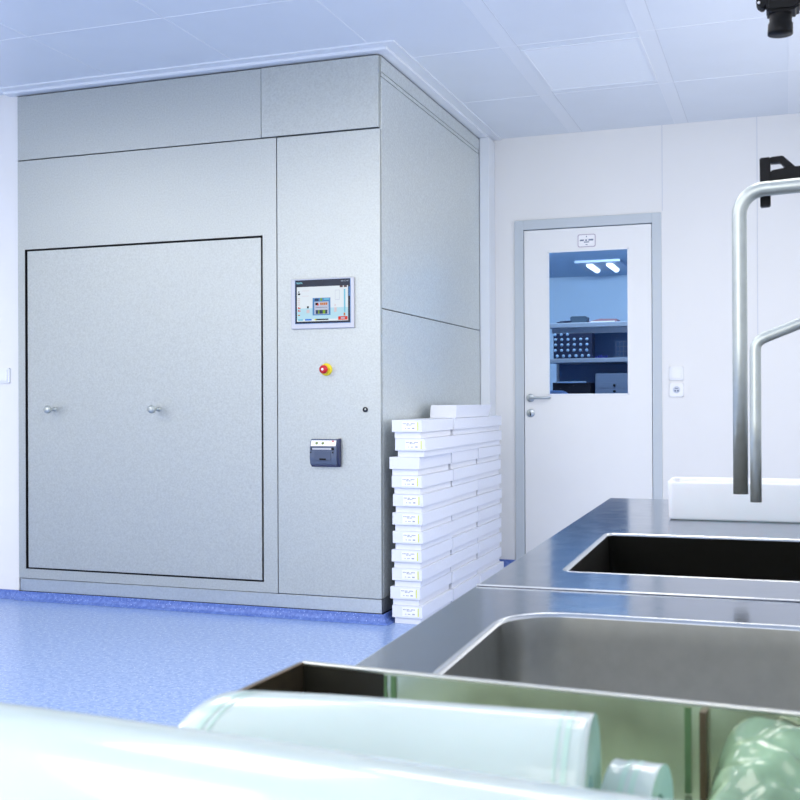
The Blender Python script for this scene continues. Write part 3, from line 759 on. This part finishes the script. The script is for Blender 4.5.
t = thing('blue_clips', 'small heap of dark blue clips on the middle shelf beside the vial rack', 'clips', (-1.375, SY+.04, 1.387))
m = MB()
for k in range(5): m.box(-.045+k*.02, -.03+k*.02, .0, .03, 0, .014+.006*(k % 3), mat('clip_blue', srgb(40, 52, 140), .5), .001)
m.build('clips', t)
t = thing('glassware_crate', 'grey wire basket at right end of middle shelf behind the glass', 'basket', (-1.20, SY+.05, 1.387))
m = MB()
for k in range(6): m.box(-.06+k*.03, -.057+k*.03, 0, .003, 0, .13, SGREY)
for k in range(4): m.box(-.06, .093, 0, .003, .01+k*.038, .014+k*.038, SGREY)
m.box(-.06, .093, 0, .2, 0, .004, SGREY); m.build('wires', t)
t = thing('drawer_box', 'grey box with three small dark knobs below the middle shelf behind glass', 'box', (-1.265, SY+.02, 1.031))
MB().box(-.15, .15, 0, .25, 0, .232, SGREY, .003).build('body', t)
for k, z in enumerate((.140, .093, .048)):
    d = MB().box(-.14, .14, -.006, 0, z-.020, z+.022, SGREY, .001).build('drawer', t)
    MB().lathe([(0, 0), (0, .010), (.008, .011), (.010, 0)], (.0, -.006, z), (0, -1, 0), SBLK, 16).build('knob', d)
t = thing('dark_case', 'black case with a pale rail on the shelf below the vial rack', 'case', (-1.585, SY+.02, 1.031))
MB().box(-.17, .13, 0, .22, 0, .165, SBLK, .004).build('body', t); MB().cyl((-.13, -.008, .166), (.10, -.008, .166), .006, SDOT).build('rail', t)
t = thing('white_bottle', 'white bottle at the right edge of the door glass', 'bottle', (-1.135, SY-.06, 1.031))
# stands on the lower shelf front edge
t.location.y = SY+.02; t.location.x = -1.098
MB().lathe([(0, 0), (0, .018), (.11, .018), (.13, .008), (.15, .008), (.15, 0)], (0, .0, 0), (0, 0, 1), PLAST, 24).build('body', t)
MB().lathe([(.148, 0), (.148, .010), (.165, .010), (.165, 0)], (0, 0, 0), (0, 0, 1), SDOT, 24).build('cap', t)
ch = thing('office_chair', 'pale blue rounded chair back low behind the door glass', 'chair', (-1.62, 7.9, 0))
m = MB().prism(rrect(-.19, .145, .70, 1.128, .075), 'y', -.015, .015, CHAIRW, .008); m.build('backrest', ch)
MB().box(-.20, .16, -.40, .0, .44, .49, CHAIRW, .015).build('seat', ch)
for x in (-.17, .13):
    for y in (-.37, -.02): MB().cyl((x, y, 0), (x, y, .45), .012, SHELF).build('leg', ch)
MB().box(-.03, .0, .0, .02, .46, .75, SHELF, .003).build('back_support', ch)
sl = thing('ceiling_lamp', 'lit twin tube ceiling lamp seen through the door glass', 'lamp', (-1.95, 12.45, SZ))
MB().box(-.25, .25, -.42, .42, -.03, 0, SHELF, .004).build('housing', sl)
LT = mat('lit_tube', (1, 1, 1), .5, emit=(.85, .93, 1.), estr=1.3, noise=.001, nscale=20)
for x in (-.11, .11): MB().cyl((x, -.27, -.035), (x, .27, -.035), .035, LT).build('tube', sl)

# ------------------------------------------------------------------ lights
def area(name, loc, rot, sx, sy, power, col=(1, 1, 1)):
    l = bpy.data.lights.new(name, 'AREA'); l.shape = 'RECTANGLE'; l.size = sx; l.size_y = sy; l.energy = power; l.color = col
    o = bpy.data.objects.new(name, l); C.objects.link(o); o.location = loc; o.rotation_euler = rot; return o
for i, (x, y, p) in enumerate(((-4.6, 2.2, 27), (-3.1, 1.9, 21), (-1.5, 2.2, 11), (-4.6, .0, 17), (-3.1, .0, 17), (-1.5, .2, 10), (-.2, 2.6, 13), (-.2, -1.2, 5), (-3.1, -1.6, 15))):
    area('ceiling_lamp_and_fill', (x, y, CZ-.03), (0, 0, 0), .6, 1.2, p, (1., .955, .88))
area('rear_fill_light', (-2.2, VB+.05, 1.6), (PI/2, 0, 0), 4.5, 1.8, 75, (1., .955, .88))  # unseen fill added behind the camera, no window there
area('right_fill_light', (UR-.05, 4.6, 1.5), (0, PI/2, 0), 1.9, 2.6, 21, (1., .955, .88))  # unseen fill added at the right wall to brighten that side
for x_, y_ in ((-1.0, 3.75), (.2, 4.2)): area('ceiling_lamp_and_fill', (x_, y_, CZ-.03), (0, 0, 0), 1.0, 0.5, 9, (1., .955, .88))  # two unseen fills added to brighten the back right of the room
area('store_fill_light', (-1.5, 8.1, SZ-.05), (0, 0, 0), 1.2, .4, 22, (.80, .92, 1.))  # hidden fill added above the door for the store room
area('store_fill_light', (-1.5, 9.35, 2.47), (PI/2+.02, 0, 0), 1.6, .2, 105, (.76, .90, 1.))  # hidden fill added to brighten the store's back wall
w = bpy.data.worlds.new('world'); bpy.context.scene.world = w; w.use_nodes = True
w.node_tree.nodes['Background'].inputs[0].default_value = (.7, .8, 1, 1); w.node_tree.nodes['Background'].inputs[1].default_value = .3

# ------------------------------------------------------------------ camera
f_, yaw, pit, roll = 1093.034, .339647, .00152455, -.0042061
c_, s_ = math.cos(yaw), math.sin(yaw)
F = Vector((-s_*math.cos(pit), c_*math.cos(pit), math.sin(pit))); Rt = Vector((c_, s_, 0)); U = Rt.cross(F)
R2 = Rt*math.cos(roll)+U*math.sin(roll); U2 = -Rt*math.sin(roll)+U*math.cos(roll)
cam = bpy.data.cameras.new('camera'); co = bpy.data.objects.new('camera', cam); C.objects.link(co)
M = Matrix((R2, U2, -F)).transposed().to_4x4(); M.translation = Vector((0, 0, 1.05)); co.matrix_world = M
cam.sensor_width = 36; cam.lens = 36*f_/800; cam.clip_start = .02
cam.dof.use_dof = True; cam.dof.focus_distance = 4.2; cam.dof.aperture_fstop = 18
bpy.context.scene.camera = co
vs = bpy.context.scene.view_settings; vs.view_transform = 'Standard'; vs.exposure = 0.22
